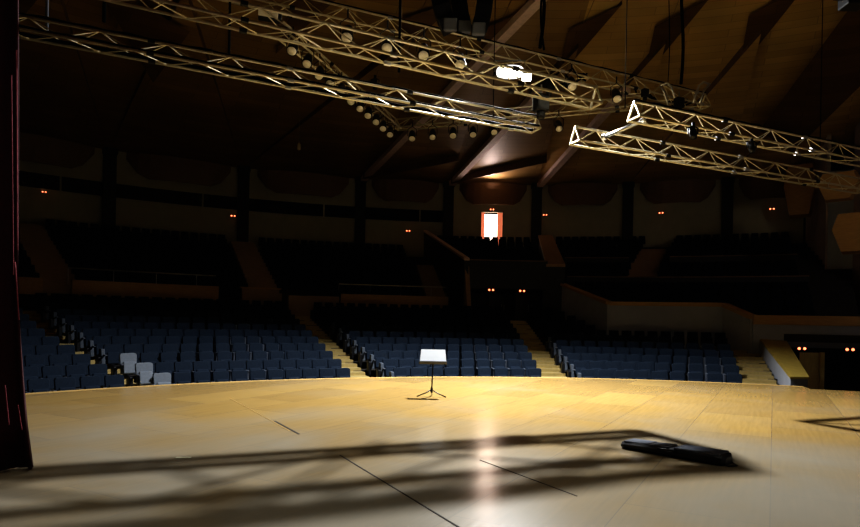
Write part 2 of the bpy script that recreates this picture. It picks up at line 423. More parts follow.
slope_aisle(-24.2, -24.2, 31.2, 41.6, 2.75, 6.7, 1.5, 'dim brown steps through the upper seats above the brown entrance walls')
slope_aisle(-7.4, -7.4, 31.2, 38, 2.75, 5.4, 1.1, 'dim brown steps beside the dark flank wall of the central box')

# ------------------------------------------------------------------ central box of seats above the doorway
cb = MB()
RB, zb0, rb_ = 29.9, 3.95, 0.305
for k in range(11): cb.arc(RB+.3+TRs*k, RB+.3+TRs*(k+1), -5.2-.12*k, 3.6+.06*k, zb0-.4, zb0+rb_*k, 2.2)
struct(cb.build('floor_central_box', M['carpet']))
for k in range(11): fill(-4.4-.13*k, 3.1+.06*k, RB+.9+TRs*k, zb0+rb_*k, fs)
o = empty('box_front', pol(RB, -.7, 3.9), 'dark brown front of the central seating box over two doorways', 'parapet')
MB().arcwall(RB, -4.8, 3.4, 3.55, 5.03, .2, 1.5).build('panel', M['column'], o)
MB().arcwall(RB-.03, -4.8, 3.4, 5.03, 5.09, .26, 1.5).build('cap', M['shell'], o)
# flank walls
o = empty('box_flank_wall', pol(31, -5, 2), 'dark flank wall with lit sloping handrail at left of the central box', 'wall')
Pf, Pb = pol(29.8, -4.9), pol(42.0, -6.7)
def slab(P, Q, zp0, zp1, zq0, zq1, t):
    d = Vector((Q.x-P.x, Q.y-P.y, 0)).normalized(); nrm = Vector((-d.y, d.x, 0))*t/2
    P0, Q0 = Vector((P.x,P.y,0)), Vector((Q.x,Q.y,0)); Z = lambda z: Vector((0,0,z))
    return [P0+nrm+Z(zp0), P0-nrm+Z(zp0), Q0-nrm+Z(zq0), Q0+nrm+Z(zq0), P0+nrm+Z(zp1), P0-nrm+Z(zp1), Q0-nrm+Z(zq1), Q0+nrm+Z(zq1)]
MB().hexa(slab(Pf, Pb, 1.6, 5.0, 3.0, 8.2, .2)).build('wall_panel', M['column'], o)
MB().hexa(slab(Pf, Pb, 5.0, 5.14, 8.2, 8.34, .30)).build('handrail', M['fin'], o)
MB().hexa(slab(pol(29.5,-4.6), pol(29.9,-4.9), 1.75, 2.2, 2.2, 5.0, .26)).build('end_post', M['brown'], o)
o = empty('box_flank_wall', pol(31, 4, 2), 'broad sloping brown wall top at right of the central box', 'wall')
Pf, Pb = pol(29.8, 4.2), pol(42.0, 5.2)
MB().hexa(slab(Pf, Pb, 1.6, 4.75, 3.0, 8.0, .9)).build('wall_panel', M['column'], o)
MB().hexa(slab(Pf, Pb, 4.75, 4.9, 8.0, 8.15, 1.0)).build('sloping_cap', M['brown'], o)
# doorway under the box
MBd = MB()
for a in (-4.9, -2.0-.15, .55, 3.3): MBd.hexa(slab(pol(RB+.1, a), pol(RB+2.6, a), 1.6, 3.6, 1.6, 3.6, .35))
MBd.arcwall(RB+2.6, -5, 3.5, 1.6, 3.9, .2)
struct(MBd.build('wall_centre', M['column']))
struct(MB().arc(RB-1.0, RB+2.8, -5.2, 3.8, 1.5, 1.66).build('floor_landing', M['carpet']))
for i, a in enumerate((-3.5, -.8, 1.95)):
    d = empty('double_door', pol(RB+1.2, a, 1.66), ['dark doorway leaf nearest the lit end post under the central box', 'dark middle doorway leaf straight under the central box exit lamp', 'dark doorway leaf at the head of the central steps'][i], 'door')
    MB().arcwall(RB+1.2, a-1.15, a-.05, 1.66, 3.3, .07).build('door_leaf', M['column'], d)
    MB().arcwall(RB+1.2, a+.05, a+1.15, 1.66, 3.3, .07).build('door_leaf', M['column'], d)
    MB().arcwall(RB+1.13, a-.10, a-.16, 2.35, 2.75, .06).build('push_handle', M['steel'], d)
    MB().arcwall(RB+1.13, a+.10, a+.16, 2.35, 2.75, .06).build('push_handle', M['steel'], d)

# ------------------------------------------------------------------ right tier
P0, P1, P2 = pol(30.0, 4.9), pol(25.5, 8.5), pol(25.5, 19.5)
P3, P4 = Vector((13.05, 25.1, 0)), Vector((22.0, 23.0, 0))
o = empty('balcony_wall', P1, 'grey wall with thin wooden cap rising behind the block by the grey stair wall', 'wall')
MB().hexa(slab(P0, P1, .6, 3.80, .6, 2.66, .2)).build('wall_panel', M['greywall'], o)
MB().hexa(slab(P0, P1, 3.80, 3.92, 2.66, 2.80, .34)).build('cap', M['wood'], o)
MB().arcwall(25.5, 8.5, 19.6, .6, 2.62, .2).build('wall_panel', M['greywall'], o)
MB().arcwall(25.42, 8.5, 19.6, 2.62, 2.80, .36).build('cap', M['wood'], o)
MB().hexa(slab(P2, P3, -.2, 2.62, -.2, 2.08, .2)).build('wall_panel', M['greywall'], o)
MB().hexa(slab(P2, P3, 2.62, 2.78, 2.08, 2.24, .34)).build('cap', M['wood'], o)
o = empty('balcony_wall', P3, 'grey wall with deep wooden fascia over the dark side entrance', 'wall')
t = (14.35-P3.x)/(P4.x-P3.x); P35 = P3.lerp(P4, t)
MB().hexa(slab(P3, P35, -.9, 1.86, -.9, 1.86, .2)).build('wall_panel', M['greywall'], o)
MB().hexa(slab(P35, P4, .97, 1.86, .97, 1.86, .2)).build('wall_panel', M['greywall'], o)
MB().hexa(slab(P3, P4, 1.86, 2.24, 1.86, 2.24, .34)).build('fascia', M['wood'], o)
rt = MB()
def r_z(R): return 1.75 + (R-26)*.352
for k in range(16):
    Ra = 25.8 + TRs*k
    a0 = max(5.4, 8.2 - (Ra-25.5)*.75)
    rt.arc(Ra, Ra+TRs, a0, 31, .8, r_z(Ra), 3)
rt.arc(23.6, 25.8, 21.5, 40, 1.2, 1.5, 3)
struct(rt.build('floor_right_tier', M['carpet']))
for k in range(16):
    Ra = 25.8 + TRs*k
    if k in (5, 9): continue
    a0 = max(6.2, 9.0 - (Ra-25.5)*.75)
    gap = 13.0 + (Ra-31)*.3
    if Ra > 30.5:
        fill(a0, gap-1.3, Ra+.6, r_z(Ra), fs); fill(gap+1.3, 27, Ra+.6, r_z(Ra), fs)
    else: fill(a0, 27.5, Ra+.6, r_z(Ra), fs)
for i, (a0, a1, R, lab) in enumerate(((6.2, 12.4, 35.2, 'thin pale rail line across the upper seats right of the central box'), (16.2, 27, 35.4, 'upper thin rail among the highest seats near the side wall'),
                    (5.6, 27.5, 31.0, 'long low balcony front crossing the upper seats at right'))):
    z = r_z(R)
    o = empty('balcony_parapet', pol(R, (a0+a1)/2, z), lab, 'parapet')
    MB().arcwall(R, a0, a1, z-.2, z+.80, .12).build('panel', M['column'], o)
    MB().arcwall(R-.03, a0, a1, z+.80, z+.86, .18).build('cap', M['shell'], o)
slope_aisle(12.6, 15.4, 31.2, 41.0, r_z(31.2)+.1, r_z(41.0)-.1, 1.7, 'dim brown steps through the upper seats right of the central box')
tag(fs.build('auditorium_seats', M['seat_dim']), 'massed dark seats filling the back rows and upper tiers', 'seats', kind='stuff')

# stair side wall with sloping oak cap
o = empty('stair_wall', (11.6, 20, F0), 'grey stair wall with broad sloping yellow wooden cap at the stage corner', 'wall')
a, b, c, d = Vector((11.55,19.8,0)), Vector((12.1,19.8,0)), Vector((14.35,25.0,0)), Vector((13.3,25.0,0))
Z = lambda v, z: Vector((v.x, v.y, z))
MB().hexa([Z(a,-.9),Z(b,-.9),Z(c,-.9),Z(d,-.9),Z(a,.12),Z(b,.12),Z(c,1.22),Z(d,1.22)]).build('wall_panel', M['greywall'], o)
MB().hexa([Z(a+Vector((-.03,-.03,0)),.12),Z(b+Vector((.03,-.03,0)),.12),Z(c,1.22),Z(d,1.22),Z(a+Vector((-.03,-.03,0)),.19),Z(b+Vector((.03,-.03,0)),.19),Z(c,1.29),Z(d,1.29)]).build('sloping_cap', M['capwood'], o)
# side entrance recess
rec = MB()
rec.hexa(slab(Vector((14.3,28.0,0)), Vector((22,26.6,0)), -.9, 2, -.9, 2, .2))
rec.hexa(slab(P35, Vector((14.3,28.0,0)), -.9, 2, -.9, 2, .15))
struct(rec.build('wall_entrance', M['stagebody']))
struct(MB().prism([(13.2,18.5),(22,17),(22,28),(14.2,28)], -1.1, -.7).build('floor_entrance', M['carpet']))
dr = empty('oak_door', (15.0, 24.9, -.7), 'open yellow oak door leaf in the dark side entrance, between two exit lamps', 'door')
A, B = atY(800, 352, 24.25), atY(819, 352, 24.2)
MB().hexa(slab(Z(A,0), Z(B,0), -.7, .80, -.7, .80, .08)).build('door_leaf', M['door_wood'], dr)
C1, C2 = atY(820, 352, 24.15), atY(824.5, 352, 24.1)
MB().hexa(slab(Z(C1,0), Z(C2,0), -.7, .82, -.7, .82, .14)).build('door_jamb', M['door_wood'], dr)

# ------------------------------------------------------------------ back wall, columns, shells, windows
COLS = [-78, -67.2, -56.5, -45.8, -34.9, -24.0, -13.1, -4.4, 4.35, 13.1, 21.9, 28.5]
RW = 42.5
bw = MB()
bw.arc(RW, RW+.3, -88, COLS[6], 5.5, 13.2, 2); bw.arc(RW, RW+.3, COLS[6], -1.1, 5.5, 13.2, 2); bw.arc(RW, RW+.3, 1.05, 30, 5.5, 13.2, 2)
bw.arc(RW, RW+.3, -1.1, 1.05, 9.86, 13.2, 1.3); bw.arc(RW, RW+.3, -1.1, 1.05, 5.5, 7.3, 1.3)
struct(bw.build('wall_back', M['wall']))
for i, a in enumerate(COLS):
    where = ['','','','beside the red curtain','', 'over the brown entrance walls','over the seats behind the music stand','left of the lit doorway','right of the lit doorway','','','against the mauve side wall'][i]
    if i < 3: continue
    c = empty('wall_column', pol(RW-.3, a, 5.6))
    MB().arc(RW-.45, RW, a-.47, a+.47, 5.6, 11.95, 1).build('shaft', M['column'], c)
    MB().arc(RW-.50, RW, a-.55, a+.55, 11.6, 11.9, 2).build('capital', M['column'], c)
    nm = {3:'dark wall column beside the red curtain', 4:'dark wall column, second from the red curtain, left of a red exit lamp', 5:'dark wall column just right of a red exit lamp, above the brown entrance walls',
          6:'dark wall column halfway between brown entrance walls and lit doorway', 7:'dark wall column immediately left of the lit doorway', 8:'dark wall column immediately right of the lit doorway',
          9:'dark wall column, second to the right of the lit doorway', 10:'dark wall column between the last two red exit lamps on the back wall', 11:'dark wall column where the back wall meets the mauve side wall'}[i]
    tag(c, nm, 'column', 'dark columns along the back wall')
wi = 1
for i in range(2, len(COLS)-1):
    a0, a1 = COLS[i]+.5, COLS[i+1]-.5
    if a1 < -4.5:   # window band of the control rooms on the left half
        w = MB(); w.arc(RW-.06, RW-.02, a0, a1, 9.0, 9.85, 2); struct(w.build('window_%d' % wi, M['glass']))
        w2 = MB()
        w2.arc(RW-.10, RW-.05, a0, a1, 9.85, 9.93, 2); w2.arc(RW-.10, RW-.05, a0, a1, 8.93, 9.0, 2)
        m = (a0*.3+a1*.7); w2.arc(RW-.10, RW-.05, m-.07, m+.07, 9.0, 9.85, 2)
        f = w2.build('window_frame', M['wall']); f.parent = bpy.data.objects['window_%d' % wi]; wi += 1
    # wooden acoustic shell hanging above the bay
    m0, m1 = (a0+a1)/2, (a1-a0)/2
    sh = MB(); n = 10; pts = []
    for k in range(n+1):
        t = -1 + 2*k/n; az = m0 + m1*.86*t
        zb = 10.25 + (0 if abs(t) < .72 else (abs(t)-.72)/.28*1.15); pts.append((az, zb, RW - .35 - .75*(1-t*t)))
    for (p, q) in zip(pts[:-1], pts[1:]):
        sh.hexa([pol(p[2],p[0],p[1]), pol(q[2],q[0],q[1]), pol(q[2]+.08,q[0],q[1]), pol(p[2]+.08,p[0],p[1]),
                 pol(p[2]-.25,p[0],11.75), pol(q[2]-.25,q[0],11.75), pol(q[2]-.17,q[0],11.75), pol(p[2]-.17,p[0],11.75)])
    o = sh.build('acoustic_shell', M['shell'])
    names = {2:'curved wooden acoustic shell behind the red curtain', 3:'curved wooden acoustic shell nearest the red curtain, high on the back wall', 4:'curved wooden acoustic shell above the second window band from the red curtain',
             5:'curved wooden acoustic shell above the brown entrance walls', 6:'curved wooden acoustic shell above the last window band before the lit doorway',
             7:'curved wooden acoustic shell directly above the lit doorway', 8:'curved wooden acoustic shell above the exit lamp right of the lit doorway',
             9:'curved wooden acoustic shell two bays right of the lit doorway', 10:'curved wooden acoustic shell beside the mauve side wall'}
    tag(o, names[i], 'shell', 'acoustic shells along the back wall')

# lit doorway in the back wall
o = bpy.data.objects.new('door_1', None); COL.objects.link(o); o.matrix_basis = Matrix.Translation(pol(RW, 0, 7.9)); struct(o)
MB().arc(RW+1.2, RW+1.25, -1.6, 1.15, 7.3, 9.9, 1.5).build('lit_corridor', M['glow'], o)
MB().arc(RW+.25, RW+.6, -1.25, -.72, 7.3, 9.86, 1).build('door_leaf', M['door_glow'], o)
MB().arc(RW+.25, RW+.6, .57, 1.25, 7.3, 9.86, 1).build('door_leaf', M['door_glow'], o)
MB().arc(RW-.05, RW+.05, -1.18, -1.08, 7.3, 9.95, 1).build('door_frame', M['brown'], o)
MB().arc(RW-.05, RW+.05, 1.03, 1.13, 7.3, 9.95, 1).build('door_frame', M['brown'], o)

# exit lamps
def exit_light(p, az, label, s=1.0):
    o = empty('exit_light', p, label, 'exit light', 'twin-lamp red exit lights')
    m = Matrix.Translation(p) @ Matrix.Rotation(-math.radians(az), 4, 'Z')
    MB().box(p, (.56*s,.08,.20*s), -math.radians(az)).build('housing', M['black'], o, bevel=.02)
    for sx in (-.15, .15):
        q = m @ Vector((sx*s, -.05, 0))
        MB().lathe([(.02,-.03),(.075*s,-.03),(.085*s,0),(.07*s,.03),(.02,.045)], q, 12, (m.to_3x3() @ Vector((0,-1,0)))).build('lamp', M['exit_lamp'], o, smooth=True)
def onR(px, py, R):
    u, w = ray(px, py); a=u*u+1; b=-2*(u*CX+CY); c=CX*CX+CY*CY-R*R
    Y=(-b+math.sqrt(b*b-4*a*c))/2/a; return Vector((u*Y, Y, H+w*Y))
for px, py, R, lab in ((44,192,RW-.12,'faint red exit light on the back wall beside the curtain'), (233,216,RW-.12,'red exit light on the back wall above the brown entrance walls'),
                   (408,231,RW-.12,'red exit light low on the back wall left of the lit doorway'), (492,209.5,RW-.12,'red exit light directly over the lit doorway'),
                   (545,215,RW-.12,'red exit light just right of the lit doorway'), (661,213,RW-.12,'red exit light in the bay two columns right of the lit doorway'),
                   (772,209,RW-.12,'red exit light on the back wall nearest the mauve side wall'), (491,290,RB-.06,'red exit light over the dark doorway under the central box, beside the lit post'),
                   (522,291,RB-.06,'red exit light over the dark doorway at the head of the central steps')):
    p = onR(px, py, R); az = math.degrees(math.atan2(p.x-CX, p.y-CY))
    exit_light(p, az, lab, .5 if px == 44 else .68)
exit_light(atY(801.5, 348.5, 24.3), 12, 'red exit light above the open yellow oak door', .66)
exit_light(atY(849.5, 349.5, 23.4), 12, 'red exit light over the darkest part of the side entrance', .66)

# ------------------------------------------------------------------ mauve side wall on the right
sw = MB(); ZT = 17
pts = [pol(42.6, 28.2), Vector((22.6, 35.6, 0)), Vector((22.1, 34.6, 0)), Vector((23.2, 34.0, 0)), Vector((20.6, 27.0, 0)), Vector((21.5, 20, 0)), Vector((20.5, -3, 0))]
for i, (p, q) in enumerate(zip(pts[:-1], pts[1:])):
    if i == 2: continue
    sw.hexa(slab(p, q, 1.2 if i < 4 else -1, ZT, 1.2 if i < 4 else -1, ZT, .2))
struct(sw.build('wall_right', M['purple']))
struct(MB().hexa(slab(pts[2], pts[3], 5, 10.5, 5, 10.5, .25)).build('trim_6', M['blue']))
def hexpanel(p, w, h, rz, label):
    o = empty('acoustic_baffle', p, label, 'panel')
    b = MB(); pr = [(-.5,.1),(-.38,.5),(.38,.5),(.5,.1),(.3,-.5),(-.3,-.5)]
    m = Matrix.Translation(p) @ Matrix.Rotation(rz, 4, 'Z'); k = len(pr)
    b.v = [m @ Vector((x*w, -.12, z*h)) for x, z in pr] + [m @ Vector((x*w*1.1, .3, z*h*1.1)) for x, z in pr]
    b.f = [tuple(range(k)), tuple(range(k, 2*k))[::-1]] + [(i, i+k, (i+1) % k + k, (i+1) % k) for i in range(k)]
    b.build('face_board', M['wood'], o)
    MB().tube(m @ Vector((0,.25,0)), m @ Vector((0,.7,0)), .06, 6).build('bracket', M['black'], o)
hexpanel(atY(857, 232, 27.5), 1.9, 1.7, math.radians(-68+18), 'brown six-sided wooden panel on the mauve side wall')
hexpanel(atY(838, 186, 30.5), 1.7, 1.3, math.radians(-62+18), 'brown wooden panel high on the side wall under the truss end')
hexpanel(atY(800, 190, 37.5), 1.7, 3.0, math.radians(-40), 'large dim brown panel in the corner above the highest seats')

# ------------------------------------------------------------------ ceiling of folded wooden bays
def cz(R): return 11.9 + (42.6-R)*.128
CE, CD, FN, CL = MB(), MB(), MB(), MB()
def rib(p, q, w, h):
    d = (q-p).normalized(); n = Vector((-d.y, d.x, 0)).normalized()*w/2; H_ = Vector((0,0,h))
    return [p+n, p-n, q-n, q+n, p+n+H_, p-n+H_, q-n+H_, q+n+H_]
CA = [-100,-89,-78,-67.2,-56.5,-45.8,-34.9,-24.0,-13.1,-4.4,4.35,13.1,21.9,30.6,39.4,48,57,66,75,84]
for (Ro, Ri) in ((42.9, 24.0), (24.0, 8.0)):
    for i in range(len(CA)-1):
        a0, a1 = CA[i], CA[i+1]
        Dp, Cp, Bp, Ap = pol(Ro,a0,cz(Ro)), pol(Ro,a1,cz(Ro)), pol(Ri,a1,cz(Ri)), pol(Ri,a0,cz(Ri))
        dz = Vector((0,0,.45))
        if a0 > -24.5:
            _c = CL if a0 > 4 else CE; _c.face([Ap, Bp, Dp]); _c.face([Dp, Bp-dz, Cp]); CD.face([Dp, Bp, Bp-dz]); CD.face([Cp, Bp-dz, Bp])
            if Ro > 30:
                p = Dp.lerp(Bp, .04) - Vector((0,0,.35)); q = Dp.lerp(Bp, 1.5 if a0 < -10 else .8) - Vector((0,0,.62))
                if -14 < a0 < 6: FN.hexa(rib(p, q, .42, .3))
                u0, u1 = pol(41.3, a0+.1, cz(41.3)), pol(36.8, a1+.1, cz(36.8))
                if -14 < a0 < 0: CD.hexa(rib(u0-Vector((0,0,.45)), u1-Vector((0,0,.55)), .12, .6))  # dark downstand added to cut off the doorway glow
        else:
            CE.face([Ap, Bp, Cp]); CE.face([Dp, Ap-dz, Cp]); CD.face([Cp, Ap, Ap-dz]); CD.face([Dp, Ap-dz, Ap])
# dark notches where the folds of neighbouring bays meet
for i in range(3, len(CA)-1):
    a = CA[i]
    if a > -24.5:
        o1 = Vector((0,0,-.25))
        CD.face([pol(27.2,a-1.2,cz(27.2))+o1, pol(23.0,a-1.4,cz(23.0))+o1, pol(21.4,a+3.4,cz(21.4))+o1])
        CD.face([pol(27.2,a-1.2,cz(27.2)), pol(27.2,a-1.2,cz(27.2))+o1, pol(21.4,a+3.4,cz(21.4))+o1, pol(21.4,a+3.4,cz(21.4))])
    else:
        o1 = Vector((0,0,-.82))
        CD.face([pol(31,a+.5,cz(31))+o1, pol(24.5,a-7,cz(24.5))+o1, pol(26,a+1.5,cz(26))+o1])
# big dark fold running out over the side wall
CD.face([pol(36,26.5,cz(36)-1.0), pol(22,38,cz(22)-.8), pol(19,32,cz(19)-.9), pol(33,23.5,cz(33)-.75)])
struct(CE.build('ceiling', M['ceil'])); struct(CL.build('ceiling_right_bays', M['ceil_lit'])); struct(CD.build('ceiling_folds', M['ceil_dark'])); struct(FN.build('trim_7', M['fin']))

# ------------------------------------------------------------------ trusses
def lerp_end(E, px, m=.37):
    u, w = ray(*px); Y = (E.y - m*E.x)/(1-m*u); return Vector((u*Y, Y, H + w*Y))
def truss(A, B, label, w=.46, h=.42, rc=.032, rb=.013, bay=.62, group=None, endA=True, endB=True, cabl=False, low=False):
    """triangular truss with the single chord on top; A, B = middle of the two bottom chords"""
    o = empty('lighting_truss', A, label, 'truss')
    d = (B-A); L = d.length; d.normalize(); side = Vector((-d.y, d.x, 0)).normalized()*w/2; up = Vector((0,0,h))
    c1, c2, c3 = (A-side, B-side), (A+side, B+side), (A+up, B+up)
    for c in (c1, c2, c3): MB().tube(c[0], c[1], rc, 8).build('chord', M['truss'], o, smooth=True)
    n = max(2, int(L/bay)); st_ = L/n
    P = lambda c, i: c[0] + d*st_*i
    for i in range(n):
        for a, b in ((c1, c2), (c1, c3), (c2, c3)):
            p, q = (P(a, i), P(b, i+1)) if (i % 2 == 0) else (P(b, i), P(a, i+1))
            MB().tube(p, q, rb, 5).build('brace', M['truss'], o)
    for flag, i in ((endA, 0), (endB, n)):
        if flag:
            e = MB(); p1, p2, p3 = P(c1, i), P(c2, i), P(c3, i)
            for a, b in ((p1, p2), (p2, p3), (p3, p1)): e.tube(a, b, .028, 6)
            e.build('end_frame', M['truss'], o)
    kk = int(L/2.9)
    for j in range(1, kk+1):
        for c in (c1, c2, c3):
            q = c[0] + d*(2.9*j); MB().tube(q-d*.07, q+d*.07, rc*1.7, 8).build('coupler', M['black' if j % 2 else 'steel'], o)
    if cabl:
        pts_ = [c3[0] + d*(L*i/60) + Vector((0,0,.045 + .012*math.sin(i*1.7))) + side*.06*math.sin(i*.9) for i in range(61)]
        MB().path(pts_, .026).build('cable_run', M['cable'], o, smooth=True)
    if low:
        for c, off, r in ((c1, .05, .036), (c2, -.05, .036)):
            sd = side.normalized()
            q = [c[0] + sd*off*(1 if c is c1 else 1) + d*(L*i/40) + Vector((0,0,.055 + .008*math.sin(i*1.3))) for i in range(41)]
            MB().path(q, r).build('cable_run', M['cable'], o, smooth=True)
    return A, B, d, side
E1 = atZ(536, 130.5, 6.85); T1 = lerp_end(E1, (-10, 27.5))
truss(T1, E1, 'lowest lighting truss crossing from the curtain to beside the flood light', h=.35, endA=False, cabl=True, low=True)
E2 = atZ(596, 106, 6.85); T2 = lerp_end(E2, (70, -14))
truss(T2, E2, 'lighting truss directly above and before the lowest one', endA=False)
E3 = atZ(705, 108, 9.7); T3 = lerp_end(E3, (180, -14))
truss(T3, E3, 'cable-laden long truss carrying the bright flood light', w=.5, h=.5, endA=False, cabl=True)
S4 = atZ(634, 118.5, 6.85); T4 = lerp_end(S4, (885, 168))
truss(S4, T4, 'upper of the two trusses crossing toward the mauve side wall', endB=False, cabl=True)
S5 = atZ(575, 142.5, 6.6); T5 = lerp_end(S5, (864, 192))
truss(S5, T5, 'lower of the two trusses crossing toward the mauve side wall', endB=True)
RA, RB2, RC = atZ(283, 36, 9.6), atZ(396, 129, 9.6), atZ(642, 107, 9.6)
truss(RA, RB2, 'dim receding truss with a row of round lamps beneath it', h=.4, endA=False)
truss(RB2, RC, 'farthest dim truss running behind the lowest one, round lamps beneath', h=.4)
# white tube joining the two right-hand trusses
a, b = atZ(604, 137, 6.75), atZ(643, 121, 6.95)
p = empty('spigot_tube', a, 'bright aluminium tube bridging the ends of the two right-hand trusses', 'pipe')
MB().tube(a, b, .055, 12).build('tube', M['steel'], p, smooth=True)
for q in (a, b): MB().lathe([(.06,-.05),(.085,-.05),(.085,.05),(.06,.05)], q, 12, b-a).build('clamp', M['steel'], p)

# hanging steels and cables
def hang(px0, py, z, label, r=.012, sway=0.0, name='hanging_cable', Y=None):
    p = atZ(px0, py, z) if Y is None else atY(px0, py, Y)
    top = cz(min(41, math.hypot(p.x-CX, p.y-CY)))+.3
    pts_ = [p + Vector((sway*math.sin(i*.55), 0, (top-p.z)*i/14)) for i in range(15)]
    o = tag(MB().path(pts_, r).build(name, M['cable'], smooth=True), label, 'cable')
    return p
hang(540, 48, 9.9, 'thick black cable dropping to the long truss right of the hanging speakers', .05, .10)
hang(544, 50, 9.9, 'second black cable twisting down beside the thick one', .03, -.12)
hang(681, 84, 9.9, 'thick black cable dropping beside the bent white brackets', .05, .05)
hang(668, 82, 9.9, 'thin cable left of the thick one by the bent white brackets', .015, .03)
hang(625, 108, 7.1, 'thin steel wire holding the truss at its triangular end', .012)
hang(820, 148, 7.3, 'thin steel wire over the far end of the upper right truss', .012)
hang(493, 122, 7.1, 'thin wire dropping to the lowest truss under the flood light', .012)
hang(399, 72, 7.1, 'black chain rising from the truss left of the hanging speakers', .03)
hang(104, 22, 7.8, 'black chain rising from the lowest truss near the curtain', .035)
hang(229, 57, 7.6, 'black chain rising from the lowest truss at mid-length', .03)
p0 = atZ(47, 34, 7.5); o = tag(MB().tube(p0, p0+Vector((-.05,0,4)), .03, 8).build('hanging_pipe', M['arm'], smooth=True), 'dull vertical pipe hanging at the lowest truss near the curtain', 'pipe')
p0 = onR(299, 98, 34); o = empty('pendant_wire', onR(299, 146, 34), 'thin pendant wire ending in a small weight in the dark', 'wire')
MB().tube(onR(299, 146, 34), onR(299, 100, 34)+Vector((0,0,3)), .012, 5).build('wire', M['truss'], o)
MB().lathe([(.02,-.25),(.09,-.2),(.09,.1),(.02,.2)], onR(299, 146, 34), 10).build('weight', M['truss'], o, smooth=True)

# ------------------------------------------------------------------ lamps under the trusses
def par_can(p, label, s=1.0, tilt=(0.0,-0.8,-1.0), group='round stage lamps under the trusses'):
    o = empty('stage_lamp', p, label, 'stage lamp', group)
    ax = Vector(tilt).normalized()
    MB().lathe([(.05,-.34*s),(.09*s,-.32*s),(.115*s,-.18*s),(.12*s,0),(.135*s,.02*s),(.13*s,.05*s)], p, 14, ax).build('can', M['black'], o, smooth=True)
    MB().lathe([(.118*s,.045*s),(.10*s,.065*s),(.04*s,.078*s)], p, 14, ax).build('lens', M['lens'], o, smooth=True)
    y = MB(); c = p - ax*.12*s
    y.path([c+Vector((-.15*s,0,0)), c+Vector((-.15*s,0,.22*s)), c+Vector((0,0,.33*s)), c+Vector((.15*s,0,.22*s)), c+Vector((.15*s,0,0))], .013)
    y.tube(c+Vector((0,0,.33*s)), c+Vector((0,0,.50*s)), .02, 6)
    y.build('yoke', M['black'], o)
ordn = ['topmost','second','third','fourth','fifth','sixth','seventh','eighth','ninth','tenth','lowest']
for i, (x, y) in enumerate(((292,50),(307,63),(319,75),(330,83),(341,92),(351,101),(360,108),(368,115),(376,121.5),(383,128),(390,134))):
    t = i/10; par_can(atZ(x, y, 9.15), 'round pale lamp, %s of the row descending under the receding truss' % ordn[i], 1.15)
for i, (x, y) in enumerate(((412,138),(432.5,136.5),(453,135),(473,134),(494,131.5),(559,128))):
    par_can(atZ(x, y, 8.95), 'round pale lamp, %s from the bend, under the farthest dim truss' % ['first','second','third','fourth','fifth','sixth'][i], 1.15)
for i, (x, y) in enumerate(((347,36.5),(387,47),(423.5,54.5),(460,63.5))):
    par_can(atZ(x, y, 8.9 if i else 8.9), 'round pale lamp, %s from the curtain under the flood light truss' % ['first','second','third','fourth'][i], 1.25, (0,-.8,-1))
for (x, y, z, lab) in ((617,98,8.9,'round pale lamp near the tip of the upper right truss'), (572,86,9.1,'round pale lamp between flood light and truss tip')):
    par_can(atZ(x, y, z), lab, 1.2, (0,-.8,-1))
# pale rectangular fixtures at upper left
p = atZ(270, 16, 9.3); o = empty('flood_fixture', p, 'dull pale rectangular fixture tucked in the truss at upper left of the rig', 'stage lamp')
MB().box(p, (.55,.3,.2), .36).build('housing', M['black'], o, bevel=.03)
MB().box(p+Vector((0,-.17,-.02)), (.48,.03,.16), .36, rx=.3).build('lens', M['lens'], o, bevel=.01)
# chain motors, dark fixtures
def motor(p, s, label):
    o = empty('chain_motor', p, label, 'motor')
    MB().box(p, (.42*s,.34*s,.5*s), .36).build('housing', M['black'], o, bevel=.05*s)
    MB().lathe([(.10*s,0),(.13*s,.06*s),(.13*s,.2*s),(.05*s,.25*s)], p+Vector((0,0,-.48*s)), 10).build('chain_bag', M['black'], o, smooth=True)
    MB().tube(p+Vector((0,0,.2*s)), p+Vector((0,0,.55*s)), .03*s, 8).build('hook', M['steel'], o)
motor(atZ(541, 103, 7.0), .8, 'black chain motor hanging between flood light and lowest truss end')
motor(atZ(549, 84, 9.5), .8, 'black chain motor on the long truss just right of the flood light')
motor(atZ(645, 93, 9.2), .5, 'small black motor above the tip of the upper right truss')
motor(atZ(679, 103, 9.3), .7, 'black motor tangled in cables beneath the bent white brackets')
def mover(p, label, s=.6):
    o = empty('spot_fixture', p, label, 'stage lamp')
    MB().lathe([(.07*s,-.28*s),(.13*s,-.22*s),(.15*s,.05*s),(.12*s,.25*s)], p, 14, (.1,-.3,-1)).build('barrel', M['black'], o, smooth=True)
    MB().path([p+Vector(v)*s for v in ((-.2,0,-.05),(-.2,0,.2),(0,0,.3),(.2,0,.2),(.2,0,-.05))], .018).build('yoke', M['black'], o)
    MB().box(p+Vector((0,0,.36*s)), (.12*s,.1*s,.16*s)).build('clamp', M['black'], o, bevel=.01)
mover(atZ(751.5, 147, 6.5), 'black spotlight under the upper right truss at mid-length')
mover(atZ(693, 133, 6.55), 'black spotlight under the upper right truss near its tip')
mover(atZ(375, 84, 8.9), 'small black spotlight hanging inside the rig left of the speakers')
